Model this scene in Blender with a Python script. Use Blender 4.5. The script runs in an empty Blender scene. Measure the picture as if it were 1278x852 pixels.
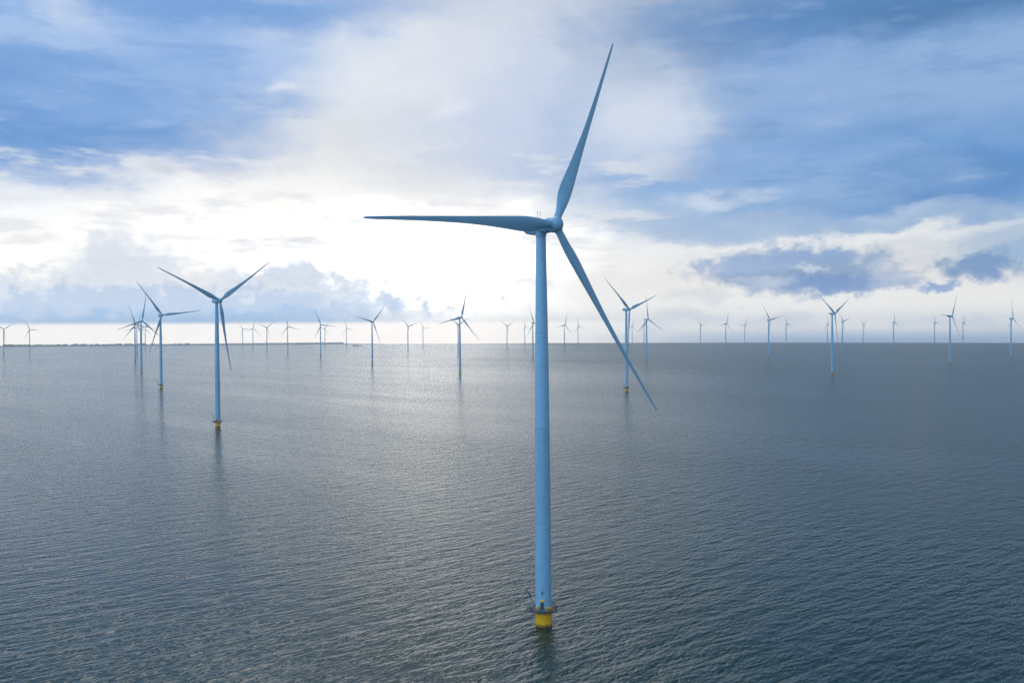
import bpy, bmesh, math, random
from mathutils import Matrix, Vector

S = bpy.context.scene
COL = S.collection
R = math.radians
random.seed(5)

# ------------------------------------------------------------------ camera
F_PX, W_PX, H_PX = 1192.25, 1278.0, 852.0     # focal length in pixels of a 1278 x 852 frame
CAM_H, PITCH, ROLL = 85.4, -0.010123, 0.007084
cam_d = bpy.data.cameras.new('camera')
cam = bpy.data.objects.new('camera', cam_d)
COL.objects.link(cam)
cam_d.sensor_width = 36.0
cam_d.lens = 36.0 * F_PX / W_PX
cam_d.clip_start = 1.0
cam_d.clip_end = 60000.0
cam.matrix_world = Matrix.Translation((0, 0, CAM_H)) @ Matrix.Rotation(math.pi / 2 + PITCH, 4, 'X') @ Matrix.Rotation(-ROLL, 4, 'Z')
S.camera = cam


def azel(px, py):
    """Sky direction (azimuth east of north, elevation; degrees) seen at a place in the photograph."""
    d = cam.matrix_world.to_3x3() @ Vector(((px - W_PX / 2) / F_PX, -(py - H_PX / 2) / F_PX, -1.0))
    d.normalize()
    return math.degrees(math.atan2(d.x, d.y)), math.degrees(math.asin(d.z))


def lin(r, g, b, k=1.0):
    def f(c):
        c /= 255.0
        return c / 12.92 if c <= 0.04045 else ((c + 0.055) / 1.055) ** 2.4
    return (f(r) * k, f(g) * k, f(b) * k, 1.0)


# ------------------------------------------------------------------ render settings
S.render.engine = 'CYCLES'
S.cycles.use_denoising = True
S.cycles.denoising_prefilter = 'FAST'
S.cycles.max_bounces = 6
S.cycles.volume_bounces = 0
S.view_settings.view_transform = 'Standard'
S.view_settings.look = 'None'
S.view_settings.exposure = 0.0
S.view_settings.gamma = 1.0
S.view_settings.use_curve_mapping = False

# ------------------------------------------------------------------ sun and sky
SUN_AZ, SUN_EL = -9.0, 48.0                    # behind the bright cloud in front of the camera
sun_d = bpy.data.lights.new('sun', 'SUN')
sun = bpy.data.objects.new('sun', sun_d)
COL.objects.link(sun)
sun_d.energy = 1.2
sun_d.angle = R(30)
sun_d.color = (1.0, 0.94, 0.86)
sv = Vector((math.sin(R(SUN_AZ)) * math.cos(R(SUN_EL)), math.cos(R(SUN_AZ)) * math.cos(R(SUN_EL)), math.sin(R(SUN_EL))))
sun.rotation_euler = sv.to_track_quat('Z', 'Y').to_euler()


class Tree:
    """Small helper around a node tree."""
    def __init__(self, nt):
        self.nt = nt
        for n in list(nt.nodes):
            nt.nodes.remove(n)

    def n(self, kind, **kw):
        node = self.nt.nodes.new(kind)
        for k, v in kw.items():
            setattr(node, k, v)
        return node

    def put(self, sock, v):
        if isinstance(v, bpy.types.NodeSocket):
            self.nt.links.new(v, sock)
        else:
            sock.default_value = v

    def math(self, op, a, b=0.0, c=0.0, clamp=False):
        m = self.n('ShaderNodeMath', operation=op, use_clamp=clamp)
        for i, v in enumerate((a, b, c)):
            self.put(m.inputs[i], v)
        return m.outputs[0]

    def vmath(self, op, a, b=(0, 0, 0), c=(0, 0, 0)):
        m = self.n('ShaderNodeVectorMath', operation=op)
        self.put(m.inputs[0], a)
        if op == 'SCALE':
            self.put(m.inputs[3], b)
        else:
            self.put(m.inputs[1], b)
            if op == 'MULTIPLY_ADD':
                self.put(m.inputs[2], c)
        return m.outputs['Value'] if op in ('LENGTH', 'DOT_PRODUCT', 'DISTANCE') else m.outputs['Vector']

    def noise(self, vec, scale, detail=3.0, rough=0.5, color=False, dist=0.0):
        m = self.n('ShaderNodeTexNoise')
        m.inputs['Scale'].default_value = scale
        m.inputs['Detail'].default_value = detail
        m.inputs['Roughness'].default_value = rough
        m.inputs['Distortion'].default_value = dist
        self.put(m.inputs['Vector'], vec)
        return m.outputs['Color' if color else 'Fac']

    def ramp(self, v, a, b, lo=0.0, hi=1.0, kind='SMOOTHSTEP'):
        m = self.n('ShaderNodeMapRange', interpolation_type=kind)
        for i, x in enumerate((v, a, b, lo, hi)):
            self.put(m.inputs[i], x)
        return m.outputs[0]

    def mix(self, f, a, b):
        m = self.n('ShaderNodeMix', data_type='RGBA')
        self.put(m.inputs[0], f)
        self.put(m.inputs[6], a)
        self.put(m.inputs[7], b)
        return m.outputs[2]

    def mapping(self, vec, loc=(0, 0, 0), rot=(0, 0, 0), scale=(1, 1, 1), kind='POINT'):
        m = self.n('ShaderNodeMapping', vector_type=kind)
        self.put(m.inputs['Vector'], vec)
        m.inputs['Location'].default_value = loc
        m.inputs['Rotation'].default_value = rot
        m.inputs['Scale'].default_value = scale
        return m.outputs[0]


world = bpy.data.worlds.new('World')
S.world = world
world.use_nodes = True
t = Tree(world.node_tree)
BG = 0.15
direction = t.n('ShaderNodeTexCoord').outputs['Generated']
sep = t.n('ShaderNodeSeparateXYZ')
t.put(sep.inputs[0], direction)
dx, dy, dz = sep.outputs
az = t.math('MULTIPLY', t.math('ARCTAN2', dx, dy), 57.29578)
el = t.math('MULTIPLY', t.math('ARCSINE', dz), 57.29578)
cmb = t.n('ShaderNodeCombineXYZ')
t.put(cmb.inputs[0], az)
t.put(cmb.inputs[1], el)
A = cmb.outputs[0]
P = t.vmath('MULTIPLY', direction, (1, 1, 2.1))           # clouds lie flatter than wide
Piso = t.vmath('MULTIPLY', direction, (1, 1, 1.25))
w_big = t.vmath('SUBTRACT', t.noise(P, 5.0, 2.0, 0.5, True), (0.5, 0.5, 0.5))
w_mid = t.vmath('SUBTRACT', t.noise(P, 16.0, 5.0, 0.58, True), (0.5, 0.5, 0.5))
w_puff = t.vmath('SUBTRACT', t.noise(Piso, 42.0, 5.0, 0.6, True), (0.5, 0.5, 0.5))
A_soft = t.vmath('MULTIPLY_ADD', w_big, (6.0, 2.4, 0), t.vmath('MULTIPLY_ADD', w_mid, (6.5, 2.6, 0), A))
A_puff = t.vmath('MULTIPLY_ADD', w_mid, (2.2, 1.0, 0), t.vmath('MULTIPLY_ADD', w_puff, (2.6, 2.0, 0), A))
n_soft = t.math('SUBTRACT', t.noise(P, 11.0, 7.0, 0.6), 0.5)
n_streak = t.math('SUBTRACT', t.noise(t.vmath('MULTIPLY', direction, (1, 1, 5.0)), 9.0, 6.0, 0.6), 0.5)
n_puff = t.math('SUBTRACT', t.noise(Piso, 60.0, 6.0, 0.62), 0.5)


BLOBS = [0]


def blob(col, px, py, rx, ry, rgb, op=1.0, soft=0.6, amp=0.8, rot=0.0, kind='soft', k=1.0):
    global A, A_soft, A_puff
    BLOBS[0] += 1
    if BLOBS[0] % 12 == 0:       # keeps the long chain in order, so that the shader's working memory stays small
        A, A_soft, A_puff = (t.vmath('MULTIPLY_ADD', col, (1e-9, 1e-9, 0), q_) for q_ in (A, A_soft, A_puff))
    a, e = azel(px, py)
    vec, n = {'soft': (A_soft, n_soft), 'streak': (A_soft, n_streak), 'puff': (A_puff, n_puff), 'plain': (A, n_soft)}[kind]
    q = t.mapping(vec, (a, e, 0), (0, 0, R(rot)), (rx / 20.9, ry / 20.9, 1), 'TEXTURE')
    d = t.math('MULTIPLY_ADD', n, amp, t.vmath('LENGTH', q))
    return t.mix(t.ramp(d, 1 - soft, 1 + soft, op, 0.0), col, lin(*rgb, k))


# clear-to-cloudy vertical run of the overcast, in radiance
rp = t.n('ShaderNodeValToRGB')
t.put(rp.inputs[0], t.ramp(t.math('MULTIPLY_ADD', n_soft, 3.0, el), -10, 90, 0, 1, 'LINEAR'))
stops = [(-10, (52, 66, 76), 1), (-2, (52, 66, 76), 1), (-1.2, (238, 234, 230), 1), (1.5, (253, 249, 243), 1), (5, (254, 253, 250), 1.0),
         (9, (247, 248, 249), 1.0), (14, (226, 232, 242), 1), (20, (208, 219, 238), 1), (24, (116, 138, 152), 1), (33, (56, 80, 90), 1), (90, (70, 98, 128), 1)]
cr = rp.color_ramp
while len(cr.elements) < len(stops):
    cr.elements.new(0.5)
for e_, (deg, rgb, k) in zip(cr.elements, stops):
    e_.position = (deg + 10) / 100
    e_.color = lin(*rgb, k)
c = rp.outputs[0]
# cloud above the picture: darker to the right
c = blob(c, 1380, -600, 1050, 690, (44, 74, 98), 0.9, 0.6, 0.5, 0, 'plain')
# broad fields: the bright heart of the overcast, with the sun behind it
c = blob(c, 380, 275, 640, 84, (252, 252, 251), 0.9, 0.8, 0.7, 0, 'soft', 0.96)
c = blob(c, 330, 325, 520, 62, (255, 252, 246), 0.85, 0.9, 0.8, 0, 'soft', 1.27)
c = blob(c, 530, 340, 160, 50, (255, 251, 244), 0.9, 0.95, 0.8, 0, 'soft', 2.8)
c = blob(c, 600, 150, 130, 70, (201, 213, 237), 0.8, 0.8, 0.8, 0)
c = blob(c, 690, 120, 110, 90, (208, 219, 240), 0.7, 0.8, 0.7, 0)
c = blob(c, 850, 200, 170, 52, (186, 206, 236), 0.75, 0.8, 0.8, 0)
c = blob(c, 620, 30, 290, 60, (224, 231, 244), 0.75, 0.8, 0.6, 0)
c = blob(c, 420, 100, 150, 66, (240, 243, 248), 0.8, 0.9, 0.8, 0)
# blue gap at the upper left, veiled
c = blob(c, 70, 45, 300, 142, (164, 194, 236), 0.95, 0.5, 0.7, 10)
c = blob(c, 20, 120, 240, 72, (114, 158, 214), 0.95, 0.5, 0.6, -3)
c = blob(c, 0, 150, 150, 40, (108, 156, 215), 0.7, 0.7, 0.6, -6)
c = blob(c, 160, 70, 110, 50, (140, 177, 227), 0.7, 0.8, 0.7, 10)
c = blob(c, 260, 4, 230, 26, (120, 163, 219), 0.95, 0.7, 0.5, 2)
c = blob(c, 10, 22, 60, 30, (146, 184, 233), 0.6, 0.8, 0.6, 0)
c = blob(c, 55, 10, 48, 14, (208, 221, 242), 0.65, 0.9, 0.9, -16)
c = blob(c, 50, 44, 110, 12, (178, 203, 239), 0.6, 0.9, 0.8, 0)
c = blob(c, 150, 104, 90, 14, (158, 191, 235), 0.5, 0.95, 0.8, 10)
c = blob(c, 200, 140, 80, 12, (150, 186, 234), 0.5, 0.95, 0.8, 6)
f = t.math('MULTIPLY', t.math('MULTIPLY', t.ramp(az, -9, -16), t.ramp(el, 9.5, 12.0)), t.ramp(n_streak, 0.0, 0.17, 0, 0.4))
c = t.mix(f, c, lin(108, 154, 212))
f = t.math('MULTIPLY', t.math('MULTIPLY', t.ramp(az, -8, -14), t.ramp(el, 9.5, 12.0)), t.ramp(n_streak, -0.02, -0.19, 0, 0.25))
c = t.mix(f, c, lin(204, 219, 240))
# great blue cloud at the right
c = blob(c, 1200, 115, 390, 170, (148, 180, 222), 0.95, 0.6, 0.7, 0)
c = blob(c, 1180, 215, 270, 56, (108, 157, 213), 0.9, 0.65, 0.9, 0, 'streak')
c = blob(c, 1010, 212, 210, 24, (120, 165, 216), 0.75, 0.8, 0.9, 0, 'streak')
c = blob(c, 1165, 232, 120, 34, (76, 131, 195), 0.85, 0.7, 0.9, 6, 'streak')
c = blob(c, 960, 240, 190, 34, (150, 184, 224), 0.85, 0.75, 1.0, 0, 'streak')
c = blob(c, 950, 205, 130, 20, (142, 176, 223), 0.7, 0.75, 1.0, 0, 'streak')
c = blob(c, 1110, 8, 290, 34, (90, 137, 193), 0.9, 0.75, 0.8, 0, 'streak')
c = blob(c, 1260, 0, 170, 26, (82, 126, 176), 0.85, 0.8, 0.6, 0, 'streak')
c = blob(c, 1120, 95, 230, 40, (146, 179, 222), 0.75, 0.8, 0.8, 0, 'streak')
c = blob(c, 985, 140, 50, 16, (138, 172, 224), 0.55, 0.9, 0.9, 0, 'streak')
c = blob(c, 1000, 60, 100, 14, (140, 174, 224), 0.5, 0.9, 1.0, 0, 'streak')
# layered streaks through it
f = t.math('MULTIPLY', t.math('MULTIPLY', t.ramp(az, 4, 10), t.ramp(el, 5.5, 8.0)), t.ramp(n_streak, 0.0, 0.17, 0, 0.42))
c = t.mix(f, c, lin(104, 148, 200))
f = t.math('MULTIPLY', t.math('MULTIPLY', t.ramp(az, 4, 10), t.ramp(el, 5.5, 8.0)), t.ramp(n_streak, -0.02, -0.19, 0, 0.25))
c = t.mix(f, c, lin(186, 206, 234))
# its ragged lower edge and the pale openings
c = blob(c, 830, 276, 130, 11, (172, 194, 223), 0.75, 0.8, 1.0, 0, 'streak')
c = blob(c, 1190, 284, 260, 13, (168, 194, 222), 0.75, 0.95, 1.2, 0, 'streak')
c = blob(c, 815, 140, 62, 44, (228, 234, 245), 0.7, 0.95, 0.9, 0)
c = blob(c, 868, 248, 30, 8, (240, 244, 249), 0.5, 0.98, 2.2, 0, 'streak')
c = blob(c, 925, 242, 32, 7, (232, 239, 248), 0.45, 0.98, 2.2, 0, 'streak')
c = blob(c, 1120, 268, 60, 7, (196, 214, 234), 0.6, 0.95, 1.4, 0, 'streak')
c = blob(c, 340, 104, 16, 4, (252, 252, 252), 0.35, 0.98, 1.2, 0, 'streak')
c = blob(c, 552, 145, 26, 12, (240, 243, 249), 0.5, 0.98, 1.2, 0)
# light over the horizon at the right, under the edge of that cloud
c = blob(c, 1060, 372, 420, 66, (244, 242, 238), 0.92, 0.4, 0.5, 0, 'soft')
c = blob(c, 960, 300, 260, 8, (252, 251, 248), 0.7, 0.9, 1.0, 0, 'streak')
c = blob(c, 1090, 292, 120, 5, (244, 245, 244), 0.6, 0.9, 1.0, 0, 'streak')
c = blob(c, 1290, 318, 70, 22, (158, 188, 218), 0.7, 0.8, 1.0, 0, 'streak')
veil = t.math('MULTIPLY', t.ramp(n_streak, 0.0, 0.14, 0, 0.8), t.math('MULTIPLY', t.math('MULTIPLY', t.ramp(el, 2.0, 5.0), t.ramp(el, 12.5, 9.0)), t.ramp(az, 14, 4)))
c = t.mix(veil, c, lin(234, 236, 240))
# thin grey streaks
for (x, y, rx, ry, op) in ((200, 218, 26, 6, .6), (262, 222, 20, 5, .4), (390, 300, 90, 6, .35), (620, 324, 34, 7, .5), (665, 352, 34, 6, .5), (590, 358, 26, 4, .5),
                           (720, 318, 60, 6, .35), (840, 398, 44, 9, .5), (780, 408, 26, 6, .4), (865, 372, 22, 9, .45), (935, 398, 30, 7, .45), (985, 396, 24, 8, .45),
                           (1225, 402, 30, 7, .5), (1152, 403, 26, 5, .4), (560, 396, 40, 6, .4), (25, 292, 40, 7, .4), (230, 298, 60, 6, .35)):
    c = blob(c, x, y, rx, ry, (200, 205, 217), op, 0.8, 1.0, 0, 'streak')
# heaped cloud bank low at the left, flat-bottomed
c = blob(c, 30, 382, 170, 34, (212, 224, 240), 0.9, 0.45, 1.3, 0, 'puff')
c = blob(c, 150, 352, 60, 46, (220, 229, 242), 0.85, 0.5, 1.3, 0, 'puff')
c = blob(c, 330, 380, 115, 42, (205, 220, 240), 0.9, 0.42, 1.3, 0, 'puff')
c = blob(c, 370, 352, 44, 24, (208, 221, 240), 0.85, 0.45, 1.3, 0, 'puff')
c = blob(c, 225, 385, 110, 28, (192, 211, 238), 0.9, 0.4, 1.3, 0, 'puff')
c = blob(c, 430, 382, 70, 28, (214, 225, 241), 0.9, 0.35, 1.3, 0, 'puff')
c = blob(c, 500, 398, 50, 12, (226, 232, 241), 0.7, 0.6, 1.3, 0, 'puff')
c = blob(c, 140, 318, 26, 26, (226, 232, 242), 0.8, 0.5, 1.4, 0, 'puff')
c = blob(c, 220, 366, 260, 24, (234, 239, 246), 0.75, 0.35, 3.4, 0, 'puff')
c = blob(c, 200, 384, 260, 22, (186, 207, 236), 0.7, 0.35, 3.0, 0, 'puff')
c = blob(c, 90, 403, 150, 10, (160, 193, 232), 0.8, 0.7, 0.9, 0, 'puff')
c = blob(c, 300, 401, 110, 11, (158, 192, 232), 0.8, 0.7, 0.9, 0, 'puff')
c = blob(c, 250, 350, 22, 14, (250, 249, 247), 0.6, 0.6, 1.2, 0, 'puff')
# dark heaped clouds at the right
c = blob(c, 1000, 337, 108, 26, (138, 166, 203), 0.92, 0.48, 1.6, 0, 'puff')
c = blob(c, 935, 331, 60, 11, (166, 189, 224), 0.85, 0.45, 1.4, 0, 'puff')
c = blob(c, 1045, 353, 72, 10, (120, 153, 203), 0.85, 0.55, 1.2, 0, 'puff')
c = blob(c, 1005, 320, 70, 7, (146, 175, 218), 0.7, 0.6, 1.2, 0, 'puff')
c = blob(c, 1008, 336, 20, 5, (216, 224, 238), 0.7, 0.6, 1.4, 0, 'puff')
c = blob(c, 955, 352, 26, 5, (206, 216, 234), 0.5, 0.6, 1.4, 0, 'puff')
c = blob(c, 1108, 342, 24, 13, (196, 208, 226), 0.6, 0.55, 1.4, 0, 'puff')
c = blob(c, 1224, 332, 42, 16, (124, 157, 201), 0.93, 0.42, 1.5, 0, 'puff')
c = blob(c, 1168, 358, 20, 7, (138, 168, 213), 0.9, 0.4, 1.3, 0, 'puff')
c = blob(c, 1276, 312, 20, 10, (156, 186, 220), 0.7, 0.55, 1.3, 0, 'puff')
# clear band under the bank, then the pale foot of the sky
f = t.math('MULTIPLY', t.ramp(el, 0.75, 0.45), t.ramp(az, 12, -4, 0, 0.9))
c = t.mix(f, c, lin(252, 241, 230, 1.42))
f = t.math('MULTIPLY', t.ramp(el, 0.3, -0.65, 0, 0.9), t.ramp(az, 0, 18))
c = t.mix(f, c, lin(138, 162, 196))
c = t.vmath('SCALE', c, t.ramp(el, 0.2, 3.5, 1.32, 1.0))
# outside the picture: open blue sky, with unseen cloud added behind the camera to light the turbines
nishita = t.n('ShaderNodeTexSky', sky_type='NISHITA')
nishita.sun_disc = False
nishita.sun_elevation = R(SUN_EL)
nishita.sun_rotation = R(SUN_AZ)
nishita.dust_density = 0.4
nishita.ozone_density = 2.0
behind = t.ramp(dy, 0.45, -0.2)
behind = t.math('MULTIPLY', behind, t.ramp(el, -2.0, 2.0))
back_fill = t.mix(t.ramp(n_soft, -0.12, 0.1, 0.15, 0.7), nishita.outputs[0], lin(214, 230, 246, 1.3 / BG))
back_fill = t.vmath('SCALE', back_fill, t.ramp(dx, 0.9, -0.9, 0.45, 1.75))  # unseen sky made brighter on the left, dimmer on the right, to shade the towers
c = t.mix(behind, t.vmath('SCALE', c, 1.0 / BG), back_fill)
bg = t.n('ShaderNodeBackground')
t.put(bg.inputs[0], c)
bg.inputs[1].default_value = BG
t.put(t.n('ShaderNodeOutputWorld').inputs[0], bg.outputs[0])
world.cycles.sampling_method = 'MANUAL'
world.cycles.sample_map_resolution = 512


# ------------------------------------------------------------------ materials
def material(name):
    m = bpy.data.materials.new(name)
    m.use_nodes = True
    tr = Tree(m.node_tree)
    out = tr.n('ShaderNodeOutputMaterial')
    bsdf = tr.n('ShaderNodeBsdfPrincipled')
    tr.put(out.inputs['Surface'], bsdf.outputs[0])
    return m, tr, bsdf


def painted(name, rgb, var=0.06, rough=0.4, streak=0.0, scale=0.6, sections=0.0, stain=False):
    m, tr, b = material(name)
    pos = tr.n('ShaderNodeTexCoord').outputs['Object']
    n = tr.noise(pos, scale, 5.0, 0.6)
    col = tr.mix(tr.ramp(n, 0.3, 0.7), tuple(v * (1 - var) for v in rgb) + (1,), tuple(min(1, v * (1 + var)) for v in rgb) + (1,))
    if streak:
        s = tr.noise(tr.vmath('MULTIPLY', pos, (2.2, 2.2, 0.05)), 1.0, 4.0, 0.6)
        col = tr.mix(tr.ramp(s, 0.52, 0.8, 0, streak), col, tuple(v * 0.6 for v in rgb) + (1,))
    if sections or stain:
        sp = tr.n('ShaderNodeSeparateXYZ')
        tr.put(sp.inputs[0], pos)
        z = sp.outputs[2]
    if sections:                                   # rolled sections painted at different times
        wn = tr.n('ShaderNodeTexWhiteNoise', noise_dimensions='1D')
        tr.put(wn.inputs['W'], tr.math('FLOOR', tr.math('DIVIDE', tr.math('SUBTRACT', z, 2.5), sections)))
        k = tr.ramp(wn.outputs['Value'], 0, 1, 0.95, 1.05)
        seam = tr.math('PINGPONG', tr.math('SUBTRACT', z, 2.5), sections / 2)
        k = tr.math('MULTIPLY', k, tr.ramp(seam, 0.05, 0.22, 0.84, 1.0))
        col = tr.vmath('SCALE', col, k)
    if stain:                                      # weed and rust above the waterline
        f = tr.ramp(tr.math('MULTIPLY_ADD', tr.noise(pos, 1.6, 4.0, 0.6), 1.2, z), 1.0, 1.7, 0.85, 0.0)
        col = tr.mix(f, col, (0.10, 0.085, 0.02, 1))
    tr.put(b.inputs['Base Color'], col)
    tr.put(b.inputs['Roughness'], tr.ramp(n, 0.2, 0.8, rough - 0.06, rough + 0.08))
    return m


BLUE = (0.24, 0.54, 0.82)
M_TOWER = painted('tower_paint', BLUE, 0.05, 0.42, 0.3, 0.6, 27.5)
M_BLADE = painted('blade_paint', (0.21, 0.47, 0.71), 0.05, 0.38, 0.0, 0.25)
M_YELLOW = painted('yellow_paint', (0.95, 0.55, 0.01), 0.10, 0.45, 0.25, 1.2, 0.0, True)
M_DECK = painted('deck_steel', (0.09, 0.095, 0.11), 0.2, 0.6, 0.0, 2.0)
M_RAIL = painted('rail_steel', (0.11, 0.11, 0.135), 0.15, 0.5, 0.0, 2.0)
M_DARK = painted('dark_steel', (0.05, 0.08, 0.12), 0.2, 0.5, 0.0, 2.0)
M_HAZY_BANK = painted('hazy_stone_bank', (0.20, 0.26, 0.30), 0.2, 0.9, 0.0, 0.01)  # bank stone and far land, paled and blued in the colour as painted haze
M_WOOD = painted('tree_leaf', (0.05, 0.08, 0.08), 0.4, 0.9, 0.0, 0.05)  # leaf colour lifted and blued, distance haze painted in
M_HULL = painted('hull_paint', (0.06, 0.06, 0.07), 0.2, 0.5, 0.0, 0.5)
M_CABIN = painted('cabin_paint', (0.5, 0.5, 0.5), 0.1, 0.5, 0.0, 0.5)

# ---- water: wind waves as slopes of a height field
WIND = 134.0                                     # degrees of the direction the waves run
hg = bpy.data.node_groups.new('wave_height', 'ShaderNodeTree')
hg.interface.new_socket('Vector', in_out='INPUT', socket_type='NodeSocketVector')
hg.interface.new_socket('Height', in_out='OUTPUT', socket_type='NodeSocketFloat')
h = Tree(hg)
gi = h.n('NodeGroupInput')
go = h.n('NodeGroupOutput')
v = gi.outputs[0]
h1 = h.noise(h.mapping(v, rot=(0, 0, R(WIND)), scale=(6.5, 22.0, 1), kind='TEXTURE'), 1.0, 1.0, 0.5)
h2 = h.noise(h.mapping(v, loc=(31, 7, 0), rot=(0, 0, R(WIND - 9)), scale=(2.6, 9.0, 1), kind='TEXTURE'), 1.0, 1.0, 0.5)
h3 = h.noise(h.mapping(v, loc=(3, 17, 0), rot=(0, 0, R(WIND + 16)), scale=(1.25, 3.4, 1), kind='TEXTURE'), 1.0, 2.0, 0.5)
hh = h.math('MULTIPLY', h1, 0.72)
hh = h.math('MULTIPLY_ADD', h2, 0.54, hh)
hh = h.math('MULTIPLY_ADD', h3, 0.36, hh)
h.put(go.inputs[0], hh)

M_WATER, w, b = material('lake_water')
pos = w.n('ShaderNodeTexCoord').outputs['Object']
EPS = 0.12


def height(off):
    g = w.n('ShaderNodeGroup')
    g.node_tree = hg
    w.put(g.inputs[0], w.vmath('ADD', pos, off))
    return g.outputs[0]


h0, hx, hy = height((0, 0, 0)), height((EPS, 0, 0)), height((0, EPS, 0))
gust = w.noise(w.mapping(pos, rot=(0, 0, R(WIND)), scale=(420, 90, 1), kind='TEXTURE'), 1.0, 4.0, 0.6)
gust2 = w.noise(w.mapping(pos, rot=(0, 0, R(WIND)), scale=(1600, 800, 1), kind='TEXTURE'), 1.0, 3.0, 0.55)
amp = w.math('MULTIPLY', w.ramp(gust, 0.3, 0.7, 0.58, 1.28), w.ramp(gust2, 0.3, 0.7, 0.85, 1.12))
streak = w.noise(w.mapping(pos, rot=(0, 0, R(WIND)), scale=(170, 7.0, 1), kind='TEXTURE'), 1.0, 4.0, 0.6)
amp_streak = w.ramp(streak, 0.54, 0.68, 1.0, 0.5)
amp = w.math('MULTIPLY', amp, amp_streak)
wx = w.n('ShaderNodeSeparateXYZ')
w.put(wx.inputs[0], pos)
breeze = w.ramp(w.math('MULTIPLY_ADD', w.math('SUBTRACT', gust2, 0.5), 700.0, wx.outputs[0]), -250, 450)   # fresher air over the east of the lake
amp = w.math('MULTIPLY', amp, w.ramp(breeze, 0, 1, 0.78, 1.25, 'LINEAR'))
amp = w.math('MULTIPLY', amp, -1.0 / EPS)
nrm = w.n('ShaderNodeCombineXYZ')
w.put(nrm.inputs[0], w.math('MULTIPLY', w.math('SUBTRACT', hx, h0), amp))
w.put(nrm.inputs[1], w.math('MULTIPLY', w.math('SUBTRACT', hy, h0), amp))
nrm.inputs[2].default_value = 1.0
w.put(b.inputs['Normal'], w.vmath('NORMALIZE', nrm.outputs[0]))
foam = w.math('MULTIPLY', w.ramp(streak, 0.57, 0.72, 0, 0.34), w.ramp(w.noise(pos, 0.5, 4.0, 0.65), 0.45, 0.62))
body = w.mix(w.ramp(gust, 0.3, 0.7), (0.004, 0.034, 0.038, 1), (0.006, 0.043, 0.048, 1))
w.put(b.inputs['Base Color'], w.mix(foam, body, (0.30, 0.34, 0.36, 1)))
w.put(b.inputs['Roughness'], w.ramp(breeze, 0, 1, 0.14, 0.30, 'LINEAR'))
b.inputs['IOR'].default_value = 1.333
b.inputs['Specular IOR Level'].default_value = 0.42


# ------------------------------------------------------------------ mesh helpers
def link(name, bm, mat, parent=None, smooth=True, mats=None):
    me = bpy.data.meshes.new(name)
    bmesh.ops.recalc_face_normals(bm, faces=bm.faces[:])
    bm.to_mesh(me)
    bm.free()
    me.materials.append(mat)
    if smooth:
        for p in me.polygons:
            p.use_smooth = True
        me.set_sharp_from_angle(angle=R(35))
    o = bpy.data.objects.new(name, me)
    COL.objects.link(o)
    o.parent = parent
    return o


def loft(bm, rings, closed=True, cap=True):
    vs = [[bm.verts.new(p) for p in ring] for ring in rings]
    n = len(vs[0])
    for a, b_ in zip(vs, vs[1:]):
        for i in range(n if closed else n - 1):
            bm.faces.new((a[i], a[(i + 1) % n], b_[(i + 1) % n], b_[i]))
    if cap:
        bm.faces.new(list(reversed(vs[0])))
        bm.faces.new(vs[-1])


def turned(bm, profile, n=48, origin=(0, 0, 0), frame=None, cap=True):
    """Surface of revolution round z (or the z of frame); profile = [(z, radius)]."""
    fr = frame or Matrix.Identity(3)
    o = Vector(origin)
    rings = []
    for z, r in profile:
        rings.append([o + fr @ Vector((r * math.cos(2 * math.pi * i / n), r * math.sin(2 * math.pi * i / n), z)) for i in range(n)])
    loft(bm, rings, True, cap)


def rod(bm, p, q, r, n=8, r2=None):
    p, q = Vector(p), Vector(q)
    z = (q - p)
    L = z.length
    fr = z.to_track_quat('Z', 'Y').to_matrix()
    turned(bm, [(0, r), (L, r if r2 is None else r2)], n, p, fr)


def hoop(bm, z, radius, r, n=48, m=6):
    rings = []
    for i in range(n):
        a = 2 * math.pi * i / n
        c_, s_ = math.cos(a), math.sin(a)
        rings.append([bm.verts.new(((radius + r * math.cos(2 * math.pi * j / m)) * c_, (radius + r * math.cos(2 * math.pi * j / m)) * s_, z + r * math.sin(2 * math.pi * j / m))) for j in range(m)])
    for i in range(n):
        a, b_ = rings[i], rings[(i + 1) % n]
        for j in range(m):
            bm.faces.new((a[j], a[(j + 1) % m], b_[(j + 1) % m], b_[j]))


def box(bm, c0, size, frame=None, bevel=0.0):
    fr = frame or Matrix.Identity(3)
    ret = bmesh.ops.create_cube(bm, size=1.0)
    for vtx in ret['verts']:
        vtx.co = Vector(c0) + fr @ Vector((vtx.co.x * size[0], vtx.co.y * size[1], vtx.co.z * size[2]))
    if bevel:
        es = {e for vtx in ret['verts'] for e in vtx.link_edges}
        bmesh.ops.bevel(bm, geom=list(es), offset=bevel, segments=2, affect='EDGES', profile=0.5)


def interp(tab, x):
    for (x0, y0), (x1, y1) in zip(tab, tab[1:]):
        if x <= x1:
            u = (x - x0) / (x1 - x0)
            return y0 + (y1 - y0) * u
    return tab[-1][1]


# ------------------------------------------------------------------ setting: lake, far shore
bm = bmesh.new()
rim = []
N = 144
for i in range(N):
    a = -math.pi + 2 * math.pi * i / N             # azimuth from north
    d = 7200.0 - 900.0 * max(-1, min(1, math.degrees(a) / 28.0)) if abs(math.degrees(a)) < 60 else 7200.0
    rim.append(bm.verts.new((d * math.sin(a), d * math.cos(a), 0)))
cen = bm.verts.new((0, 0, 0))
for i in range(N):
    bm.faces.new((cen, rim[(i + 1) % N], rim[i]))
water = link('water', bm, M_WATER, smooth=False)
for p in water.data.polygons:
    if p.normal.z < 0:
        water.data.flip_normals()
    break
water['kind'] = 'structure'


def polar(az_deg, dist, z=0.0):
    return Vector((dist * math.sin(R(az_deg)), dist * math.cos(R(az_deg)), z))


def shore_d(az_deg):
    return 7200.0 - 900.0 * max(-1, min(1, az_deg / 28.0)) - 40


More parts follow.
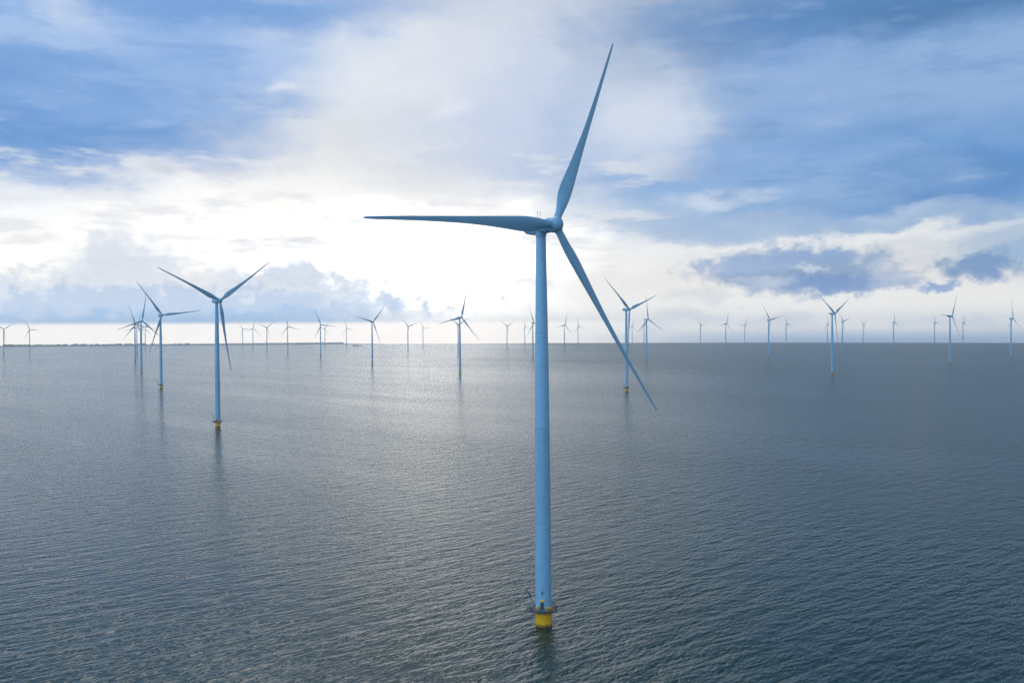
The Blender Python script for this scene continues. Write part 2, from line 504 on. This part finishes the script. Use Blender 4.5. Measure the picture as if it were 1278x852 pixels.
# long low dike along the far shore at the left, and flat land behind it
bm = bmesh.new()
rings = []
rnd = random.Random(2)
for i in range(81):
    a = -34 + 26.5 * i / 80
    d = shore_d(a)
    hgt = (8.0 + 1.5 * math.sin(i * 0.9) + rnd.uniform(-.6, .6)) * min(1, (80 - i) / 14 + 0.05)
    rings.append([polar(a, d, -1), polar(a, d + 16, hgt), polar(a, d + 26, hgt), polar(a, d + 44, -1)])
loft(bm, rings)
o = link('dike', bm, M_HAZY_BANK)
o['kind'] = 'structure'
bm = bmesh.new()
rings = []
for i in range(41):
    a = -36 + 26 * i / 40
    rings.append([polar(a, shore_d(a) + 60, 1.0), polar(a, 8800, 1.0), polar(a, 8800, 0.0), polar(a, shore_d(a) + 60, 0.0)])
loft(bm, rings)
o = link('far_land', bm, M_HAZY_BANK)
o['kind'] = 'structure'

# the far wood: trees that run together into one low mass
bm = bmesh.new()
rnd = random.Random(11)
for i in range(900):
    a = rnd.uniform(-33, -18.5)
    u = (a + 33) / 14.5
    if rnd.random() > (0.75 - 0.35 * abs(math.sin(u * 9))) * (1 - u) ** 0.35:
        continue
    d = shore_d(a) + rnd.uniform(90, 900)
    r = rnd.uniform(5, 9)
    hgt = rnd.uniform(8, 16) * (0.7 + 0.5 * math.sin(u * 14) ** 2) * (1.0 - 0.35 * u)
    base = polar(a, d, 1.0)
    rot = Matrix.Rotation(rnd.uniform(0, 6.3), 3, 'Z')
    ret = bmesh.ops.create_icosphere(bm, subdivisions=1, radius=1.0)
    for vtx in ret['verts']:
        k = rnd.uniform(0.75, 1.2)
        vtx.co = base + rot @ Vector((vtx.co.x * r * k * 1.5, vtx.co.y * r * k, hgt * 0.5 + vtx.co.z * hgt * 0.52 * k))
o = link('far_wood', bm, M_WOOD, smooth=False)
o['kind'] = 'stuff'
o['label'] = 'hazy dark line of trees along the far shore'

# ------------------------------------------------------------------ one wind turbine
HUB_H, OVER, TILT, ROT_R, CONE = 115.6, 6.0, R(6), 65.5, 0.024
YAW0 = R(44.45)
TO_CAM = Matrix.Rotation(-YAW0, 3, 'Z')            # platform layout is given as seen from the south


def south(x, y, z):
    return TO_CAM @ Vector((x, y, z))


PZ = 4.75                                          # deck level


def make_foundation(root):
    bm = bmesh.new()
    turned(bm, [(-4, 2.36), (4.45, 2.36), (4.45, 2.5), (4.6, 2.5)], 64)
    o = link('foundation', bm, M_YELLOW, root)
    return o


def make_ladder(par):
    bm = bmesh.new()
    for sx in (-0.25, 0.25):
        rod(bm, south(1.55 + sx, -2.15, -2), south(1.55 + sx, -2.15, PZ - 0.2), 0.05)
    for k in range(16):
        rod(bm, south(1.3, -2.15, -1.5 + k * 0.38), south(1.8, -2.15, -1.5 + k * 0.38), 0.025, 6)
    return link('ladder', bm, M_YELLOW, par)


def make_tower(root):
    prof = [(PZ - 0.1, 2.34)]
    tab = [(PZ, 2.33), (32, 2.24), (75, 1.99), (HUB_H - 2.4, 1.42)]
    for i in range(1, 41):
        z = PZ + (HUB_H - 2.4 - PZ) * i / 40
        prof.append((z, interp(tab, z)))
    bm = bmesh.new()
    turned(bm, prof, 64)
    o = link('tower', bm, M_TOWER, root)
    return o


def make_flanges(par):
    tab = [(PZ, 2.33), (32, 2.24), (75, 1.99), (HUB_H - 2.4, 1.42)]
    for z in (PZ + 0.25, 30, 57.5, 85.5):
        bm = bmesh.new()
        r = interp(tab, z)
        turned(bm, [(z - 0.09, r + 0.004), (z - 0.07, r + 0.03), (z + 0.07, r + 0.03), (z + 0.09, r + 0.004)], 64, cap=False)
        link('flange', bm, M_TOWER, par)


def make_door(par):
    bm = bmesh.new()
    a0, a1, r = R(-90 - 22), R(-90 + 4), 2.37
    rings = []
    for i in range(9):
        a = a0 + (a1 - a0) * i / 8
        c_, s_ = math.cos(a), math.sin(a)
        rings.append([south(2.2 * c_, 2.2 * s_, PZ + 0.35), south(r * c_, r * s_, PZ + 0.35), south(r * c_, r * s_, PZ + 2.55), south(2.2 * c_, 2.2 * s_, PZ + 2.55)])
    loft(bm, rings)
    d = link('door', bm, M_DARK, par)
    bm = bmesh.new()
    rings = []
    for i in range(9):
        a = a0 - 0.03 + (a1 - a0 + 0.06) * i / 8
        c_, s_ = math.cos(a), math.sin(a)
        rings.append([south(q * c_, q * s_, z) for q, z in ((2.2, PZ + 3.0), (2.75, PZ + 2.85), (2.75, PZ + 3.1), (2.2, PZ + 3.35))])
    loft(bm, rings)
    link('door_hood', bm, M_YELLOW, par)
    bm = bmesh.new()
    c_, s_ = math.cos(R(-98)), math.sin(R(-98))
    box(bm, south(2.42 * c_, 2.42 * s_, PZ + 5.3), (0.45, 0.45, 0.5), TO_CAM, 0.06)
    rod(bm, south(2.42 * c_, 2.42 * s_, PZ + 5.5), south(2.42 * c_, 2.42 * s_, PZ + 6.6), 0.06)
    link('marker_lamp', bm, M_DARK, par)


def make_platform(root):
    bm = bmesh.new()
    n, ri, ro = 64, 2.36, 4.0
    for z0, z1 in ((PZ - 0.28, PZ),):
        rings = []
        for i in range(n + 1):
            a = 2 * math.pi * i / n
            c_, s_ = math.cos(a), math.sin(a)
            rings.append([(ri * c_, ri * s_, z0), (ro * c_, ro * s_, z0), (ro * c_, ro * s_, z1), (ri * c_, ri * s_, z1)])
        loft(bm, rings, True, False)
    box(bm, south(-3.55, -0.6, PZ - 0.16), (2.5, 3.4, 0.22), TO_CAM)
    for k in range(10):                              # brackets under the deck
        a = 2 * math.pi * (k + 0.5) / 10
        c_, s_ = math.cos(a), math.sin(a)
        rod(bm, (2.36 * c_, 2.36 * s_, PZ - 1.1), (3.6 * c_, 3.6 * s_, PZ - 0.3), 0.08, 6)
    p = link('platform', bm, M_DECK, root)
    return p


def make_railing(par):
    bm = bmesh.new()
    for zz in (0.12, 0.55, 1.1):
        hoop(bm, PZ + zz, 3.93, 0.045)
    for k in range(28):
        a = 2 * math.pi * k / 28
        c_, s_ = math.cos(a), math.sin(a)
        rod(bm, (3.93 * c_, 3.93 * s_, PZ), (3.93 * c_, 3.93 * s_, PZ + 1.1), 0.04, 6)
    pts = [(-2.9, -2.25), (-4.7, -2.25), (-4.7, 1.05), (-3.5, 1.05)]
    for (x0, y0), (x1, y1) in zip(pts, pts[1:]):
        for zz in (0.12, 0.55, 1.1):
            rod(bm, south(x0, y0, PZ + zz), south(x1, y1, PZ + zz), 0.045, 6)
        for k in range(4):
            u = k / 3
            x, y = x0 + (x1 - x0) * u, y0 + (y1 - y0) * u
            rod(bm, south(x, y, PZ - 0.05), south(x, y, PZ + 1.1), 0.04, 6)
    # mesh infill of the rail, a fine lattice of bars
    for k in range(112):
        a = 2 * math.pi * (k + 0.5) / 112
        c_, s_ = math.cos(a), math.sin(a)
        rod(bm, (3.94 * c_, 3.94 * s_, PZ + 0.1), (3.94 * c_, 3.94 * s_, PZ + 1.08), 0.028, 4)
    return link('railing', bm, M_RAIL, par)


def make_cabinets(root):
    for (x, y, sx, hz) in ((-1.75, -2.55, 0.55, 1.5), (1.15, -2.75, 0.75, 1.35), (1.95, -2.4, 0.6, 1.1)):
        bm = bmesh.new()
        box(bm, south(x, y, PZ + hz / 2 + 0.004), (sx, 0.5, hz), TO_CAM, 0.04)
        box(bm, south(x, y, PZ + hz + 0.04), (sx + 0.1, 0.6, 0.07), TO_CAM)
        link('equipment_cabinet', bm, M_YELLOW, root)


def make_crane(root):
    bm = bmesh.new()
    turned(bm, [(PZ - 0.04, 0.42), (PZ + 0.1, 0.42), (PZ + 0.1, 0.24), (PZ + 3.3, 0.2), (PZ + 3.6, 0.3), (PZ + 3.9, 0.3)], 16, south(-3.35, -0.9, 0))
    cpost = link('crane', bm, M_TOWER, root)
    bm = bmesh.new()
    p, q = south(-3.35, -0.9, PZ + 3.7), south(-5.1, -1.5, PZ + 6.4)
    rod(bm, p, q, 0.2, 10, 0.11)
    rod(bm, south(-3.35, -0.9, PZ + 2.2), p + (q - p) * 0.5, 0.09, 8)
    rod(bm, q, q + Vector((0, 0, -0.8)), 0.04, 6)
    box(bm, q + Vector((0, 0, -0.95)), (0.22, 0.22, 0.32), None, 0.04)
    link('crane_boom', bm, M_DARK, cpost)


def make_nacelle(root):
    bm = bmesh.new()
    # (y, half width, half height, centre z offset, squareness)
    sec = [(-4.05, 1.75, 1.75, 0.30, 2.0), (-3.95, 2.02, 2.02, 0.30, 2.0), (-3.8, 2.12, 2.12, 0.29, 2.0), (-2.3, 2.12, 2.12, 0.18, 2.0), (-2.15, 1.98, 1.98, 0.16, 2.1),
           (-1.9, 1.98, 2.02, 0.12, 2.3), (-0.5, 2.0, 2.1, 0.0, 2.7), (1.5, 2.0, 2.12, -0.05, 3.2), (3.6, 1.95, 2.0, 0.0, 3.4), (5.0, 1.85, 1.8, 0.1, 3.4), (5.55, 1.7, 1.6, 0.15, 3.2), (5.75, 1.4, 1.3, 0.18, 3.0)]
    rings = []
    n = 56
    for y, hw, hh_, cz, sq in sec:
        ring = []
        for i in range(n):
            a = 2 * math.pi * i / n
            c_, s_ = math.cos(a), math.sin(a)
            ring.append((hw * math.copysign(abs(c_) ** (2 / sq), c_), y, HUB_H + cz + hh_ * math.copysign(abs(s_) ** (2 / sq), s_)))
        rings.append(ring)
    loft(bm, rings)
    turned(bm, [(HUB_H - 2.75, 1.5), (HUB_H - 2.3, 1.62), (HUB_H - 1.6, 1.66)], 48)
    nac = link('nacelle', bm, M_TOWER, root)
    return nac


def make_masts(nac):
    for x in (-0.55, 0.55):
        bm = bmesh.new()
        rod(bm, (x, 0.9, HUB_H + 1.9), (x, 0.9, HUB_H + 4.5), 0.05, 8)
        turned(bm, [(HUB_H + 4.35, 0.09), (HUB_H + 4.6, 0.09)], 8, (x, 0.9, 0))
        link('mast', bm, M_RAIL, nac)
    bm = bmesh.new()
    box(bm, (0, 3.4, HUB_H + 2.2), (2.6, 2.0, 0.55), None, 0.12)
    link('cooler', bm, M_TOWER, nac)


RC = Vector((0, -OVER * math.cos(TILT), HUB_H - 0.35 + OVER * math.sin(TILT)))       # rotor centre
N_AX = Vector((0, -math.cos(TILT), math.sin(TILT)))
E_AX = Vector((1, 0, 0))
U_AX = Vector((0, math.sin(TILT), math.cos(TILT)))


def blade_matrix(az_):
    rd = E_AX * math.sin(az_) + U_AX * math.cos(az_)
    td = E_AX * math.cos(az_) - U_AX * math.sin(az_)
    m = Matrix((td, -N_AX, rd)).transposed().to_4x4()
    return Matrix.Translation(RC) @ m


def make_hub(root, az_):
    bm = bmesh.new()
    fr = Matrix((E_AX, U_AX, N_AX)).transposed()
    prof = [(-2.0, 1.2), (-1.95, 1.86), (-1.8, 2.0), (-1.0, 2.2), (-0.2, 2.28), (0.5, 2.22), (1.1, 2.02), (1.6, 1.7), (2.0, 1.25), (2.25, 0.72), (2.35, 0.25), (2.37, 0.03)]
    turned(bm, prof, 48, (0, 0, 0), Matrix.Identity(3))
    for k in range(3):
        a = 2 * math.pi * k / 3
        fr2 = Vector((math.sin(a), math.cos(a), 0)).to_track_quat('Z', 'Y').to_matrix()
        turned(bm, [(1.5, 1.24), (2.38, 1.22), (2.44, 1.16)], 32, (0, 0, 0), fr2)
    hub = link('hub', bm, M_TOWER, root)
    return hub


def hub_matrix(az_):
    rd = E_AX * math.sin(az_) + U_AX * math.cos(az_)
    td = E_AX * math.cos(az_) - U_AX * math.sin(az_)
    return Matrix.Translation(RC) @ Matrix((td, rd, N_AX)).transposed().to_4x4()


def blade_mesh():
    chord = [(2.0, 2.1), (4.0, 2.25), (5.5, 2.8), (7.5, 3.7), (9.5, 4.2), (11.5, 4.35), (14, 4.15), (19, 3.5), (25, 2.75), (33, 2.0), (45, 1.42), (55, 1.05), (62, 0.80), (64.6, 0.55), (65.3, 0.36), (65.5, 0.10)]
    thick = [(2.0, 1.0), (3.5, 0.97), (5.5, 0.78), (7.5, 0.57), (10, 0.43), (14, 0.34), (20, 0.27), (30, 0.22), (45, 0.19), (65.5, 0.17)]
    twist = [(2.0, 14), (9, 13), (18, 8.5), (30, 5), (45, 2), (65.5, 0)]
    n = 28
    rs = [2.0, 2.8, 3.6, 4.4, 5.2, 6, 7, 8, 9, 10, 11, 12, 13.5, 15, 17, 19, 22, 25, 28, 31, 34, 38, 42, 46, 50, 54, 58, 61, 63, 64.2, 64.9, 65.3, 65.5]

    def sm(tab, r):
        return (interp(tab, r - 0.7 if r > 3 else r) + interp(tab, r) + interp(tab, min(65.5, r + 0.7))) / 3 if r < 60 else interp(tab, r)
    bm = bmesh.new()
    rings = []
    for r in rs:
        c_ = sm(chord, r)
        th = sm(thick, r)
        tw = R(sm(twist, r))
        circ = max(0.0, min(1.0, (th - 0.45) / 0.5))
        sweep = 0.62 * math.sin(math.pi * r / 65.5)
        pre = -CONE * r * (0.6 + 0.4 * r / 65.5)
        axis = 0.5 * circ + 0.40 * (1 - circ)
        ring = []
        for i in range(n):
            a = 2 * math.pi * i / n
            x = 0.5 * (1 + math.cos(a))              # 1 at leading edge side, 0 at trailing edge
            xc = 1 - x
            yt = 5 * (0.2969 * math.sqrt(max(xc, 0)) - 0.126 * xc - 0.3516 * xc ** 2 + 0.2843 * xc ** 3 - 0.1036 * xc ** 4) * th
            yt = yt if math.sin(a) > 0 else -yt * 0.8
            yc = 0.5 * math.sin(a) * th
            y = (yt * (1 - circ) + yc * circ) * c_
            xx = (x - (1 - axis)) * c_ + sweep
            # leading edge turned into the wind (towards -y)
            ring.append((xx * math.cos(tw) + y * math.sin(tw), y * math.cos(tw) - (xx - sweep) * math.sin(tw) + pre, r))
        rings.append(ring)
    loft(bm, rings)
    bmesh.ops.scale(bm, vec=(1, 1, 65.9 / 65.5), verts=bm.verts)
    return bm


def empty(name):
    o = bpy.data.objects.new(name, None)
    o.empty_display_size = 3
    COL.objects.link(o)
    return o


def make_turbine(detail):
    root = empty('wind_turbine')
    fo = make_foundation(root)
    pl = make_platform(root)
    tw = make_tower(root)
    nac = make_nacelle(root)
    hub = make_hub(root, 0.0)
    if detail:
        make_ladder(fo)
        make_railing(pl)
        make_flanges(tw)
        make_door(tw)
        make_cabinets(root)
        make_crane(root)
        make_masts(nac)
    hub.matrix_local = hub_matrix(0)
    first = None
    for k in range(3):
        if first is None:
            first = o = link('blade', blade_mesh(), M_BLADE, root)
        else:
            o = first.copy()
            COL.objects.link(o)
            o.parent = root
        o.matrix_local = blade_matrix(2 * math.pi * k / 3)
    return root


def copy_tree(o, parent=None):
    c_ = o.copy()
    COL.objects.link(c_)
    c_.parent = parent
    for ch in list(o.children):
        copy_tree(ch, c_)
    return c_


def pose(root, x, y, yaw, az_):
    root.location = (x, y, 0)
    root.rotation_euler = (0, 0, R(yaw))
    k = 0
    for ch in root.children:
        nm = ch.name.split('.')[0]
        if nm == 'blade':
            ch.matrix_local = blade_matrix(R(az_) + 2 * math.pi * k / 3)
            k += 1
        elif nm == 'hub':
            ch.matrix_local = hub_matrix(R(az_))


# x, y (metres from the camera), yaw, rotor angle, label
FARM = [
    (8.6, 277.1, 41.9, 27.2, "huge pale blue turbine on a yellow base, close by, towering over all the others"),
    (-271.0, 877.6, 47.5, 55.0, "second largest turbine, two blades raised in a wide V before the heaped cloud bank"),
    (-559.2, 1520.6, 45.9, 83.0, "third largest turbine, one blade level towards the second largest turbine beside it"),
    (-848.2, 2185.4, 46.6, 11.0, "dark blue turbine standing at the front of the tight overlapping row, one blade upright"),
    (-1176.6, 2981.6, 44.5, 102.0, "second tower of the tight overlapping row, slightly smaller than the one at its front"),
    (-1631.6, 4155.1, 44.5, 16.0, "pale tower half hidden directly behind the second tower of the tight overlapping row"),
    (-1986.0, 5104.6, 44.5, 66.1, "faint tower half hidden behind the front tower of the tight overlapping row"),
    (-2197.2, 5723.2, 44.5, 18.0, "tiny faint turbine standing in the gap between the tight overlapping row and third largest turbine"),
    (-2433.0, 4572.9, 44.5, 59.0, "tiny turbine at the very edge of the picture before the far wood"),
    (-2646.8, 5242.4, 44.5, 94.0, "tiny lone turbine before the far wood, second in from the edge of the picture"),
    (-1826.8, 6482.6, 44.5, 85.0, "faint thin tower of a small turbine, first one past the second largest turbine's hanging blade"),
    (-1522.9, 5615.5, 45.0, 10.0, "small faint turbine with one upright blade, second past the second largest turbine's hanging blade"),
    (-1286.1, 5011.2, 44.4, 51.0, "small turbine with a flat V of blades, third past the second largest turbine's hanging blade"),
    (-1011.1, 4304.9, 45.1, 106.0, "small turbine under cloud bank, steep blade up and another drooping, beside the flat V"),
    (-718.4, 3584.5, 44.5, 94.0, "small turbine under the cloud bank with one level blade crossing a paler tower beside it"),
    (-1274.7, 6507.4, 44.5, 34.9, "faint tower under the level blade of a darker small turbine close beside it"),
    (-1083.5, 6256.5, 44.5, 105.0, "faint lone turbine standing just short of the low dark barge by the dike"),
    (-390.6, 2668.5, 44.9, 43.0, "medium turbine with a wide open V of blades at the cloud bank's tapering end"),
    (-509.6, 4677.5, 44.5, 74.0, "small turbine with a V of blades, between the barge side and a fainter tiny turbine"),
    (-611.7, 6570.9, 44.5, 91.0, "tiny faint turbine in bright gap beside the turbine with a paler tower right behind it"),
    (-107.9, 1977.4, 44.6, 18.0, "medium turbine with long down-slanting blade, a paler tower half hidden right behind it"),
    (-230.8, 4086.1, 44.5, 61.3, "paler tower half hidden right behind the medium turbine in the bright gap"),
    (-27.7, 5254.1, 44.5, 61.0, "small grey turbine with a short V of blades, first one beside the huge turbine's tower"),
    (83.1, 6176.5, 44.5, 107.2, "very faint tiny turbine between a short-V turbine and one touching the huge tower's edge"),
    (72.1, 3300.7, 44.5, 101.0, "small dark turbine partly covered by the edge of the huge turbine's tower"),
    (243.1, 4432.8, 44.5, 18.0, "small grey turbine under the huge lower blade, blade upright, closer to the huge tower"),
    (397.4, 5747.8, 44.5, 107.6, "fainter of the two small turbines between the huge tower and its lower blade"),
    (162.3, 1355.4, 43.3, 71.0, "large turbine with yellow base, its tower crossed by the huge turbine's lower blade"),
    (359.5, 2551.1, 44.1, 117.0, "medium turbine with one upright blade, a thinner pale tower just behind it"),
    (697.3, 5046.4, 44.5, 113.0, "thin pale tower just behind the upright-bladed medium turbine past the huge lower blade"),
    (793.7, 6308.6, 44.5, 15.1, "faintest thin tower beside the turbine crossed by the huge lower blade, behind its hanging blade"),
    (1078.5, 5471.6, 44.5, 76.0, "tiny pale turbine alone on the horizon under the dark heaped cloud's near end"),
    (957.7, 4279.2, 44.3, 21.0, "small turbine with upright blade between two fainter tiny ones, under the broad dark cloud"),
    (1402.5, 5759.1, 44.5, 24.9, "faint tiny turbine beside the taller one with two blades raised, under the broad dark cloud"),
    (782.7, 2914.0, 44.5, 79.0, "medium-small turbine, two blades raised unevenly, flanked by two fainter ones under the broad dark cloud"),
    (1425.2, 4965.4, 44.5, 101.0, "small faint turbine with a short level blade, between two bigger turbines with raised blades"),
    (610.8, 1822.0, 42.1, 62.0, "largest turbine below the broad dark cloud, blades in a V, yellow base, two small neighbours"),
    (1741.7, 5276.9, 44.5, 6.2, "faint thin tower beside the V-bladed turbine below the dark cloud, away from its hanging blade"),
    (1291.9, 3736.4, 44.5, 72.0, "small turbine with short V of blades, just past the larger V-bladed one's hanging blade"),
    (2170.2, 5901.8, 44.5, 52.9, "faint tiny turbine alone between the V-bladed pair and an upright-bladed small turbine"),
    (1715.7, 4294.8, 44.5, 119.0, "small lone turbine with upright blade below the gap between broad and small dark clouds"),
    (2092.5, 4731.4, 44.5, 99.0, "small faint turbine just below the little dark cloud scrap, beside a larger one"),
    (1073.9, 2342.2, 41.7, 32.0, "medium turbine below the small dark cloud, one level blade, flanked by two fainter ones"),
    (2285.4, 4841.0, 44.5, 3.6, "faint thin turbine just past the slanting lower blade of the medium turbine beside it"),
    (1522.2, 2913.7, 43.1, 0.0, "medium turbine at the very edge of the picture on the dark side of the lake"),
]
near_proto = make_turbine(True)
far_proto = make_turbine(False)
used_near = used_far = False
for i, (x, y, yaw, ang, lab) in enumerate(FARM):
    if y < 1600:
        root = copy_tree(near_proto) if used_near else near_proto
        used_near = True
    else:
        root = copy_tree(far_proto) if used_far else far_proto
        used_far = True
    pose(root, x, y, yaw, ang)
    root['label'] = lab
    root['category'] = 'wind turbine'
    root['group'] = 'wind turbines standing in the lake'

# ------------------------------------------------------------------ barge off the far shore
bg_ = empty('cargo_barge')
bg_['label'] = 'low dark barge, a thin dash on the water by the end of the far dike'
bg_['category'] = 'barge'
bm = bmesh.new()
rings = []
for x, hw, z1 in ((-30, 1.2, 3.6), (-27, 3.6, 3.3), (-10, 4.4, 2.8), (18, 4.4, 2.8), (26, 3.2, 3.4), (31, 0.4, 4.2)):
    rings.append([(x, -hw * 0.8, -1), (x, hw * 0.8, -1), (x, hw, z1), (x, -hw, z1)])
loft(bm, rings)
link('hull', bm, M_HULL, bg_, False)
bm = bmesh.new()
box(bm, (-21, 0, 5.3), (7, 6, 5), None, 0.3)
box(bm, (-21.5, 0, 8.9), (4, 5, 2.2), None, 0.2)
link('wheelhouse', bm, M_CABIN, bg_, False)
bm = bmesh.new()
box(bm, (3, 0, 3.5), (34, 7, 1.6), None, 0.3)
link('hatch_cover', bm, M_HULL, bg_, False)
bg_.location = polar(-9.2, 6350)
bg_.rotation_euler = (0, 0, R(8))

# ------------------------------------------------------------------ air
bm = bmesh.new()
box(bm, (0, 0, 102), (19000, 19000, 208))
hz = link('haze', bm, M_HULL, None, False)
hz['kind'] = 'stuff'
m = bpy.data.materials.new('haze_air')
m.use_nodes = True
tr = Tree(m.node_tree)
vol = tr.n('ShaderNodeVolumePrincipled')
vol.inputs['Color'].default_value = (0.74, 0.89, 1.0, 1)
vol.inputs['Density'].default_value = 8.5e-5
vol.inputs['Anisotropy'].default_value = 0.6
tr.put(tr.n('ShaderNodeOutputMaterial').inputs['Volume'], vol.outputs[0])
hz.data.materials[0] = m
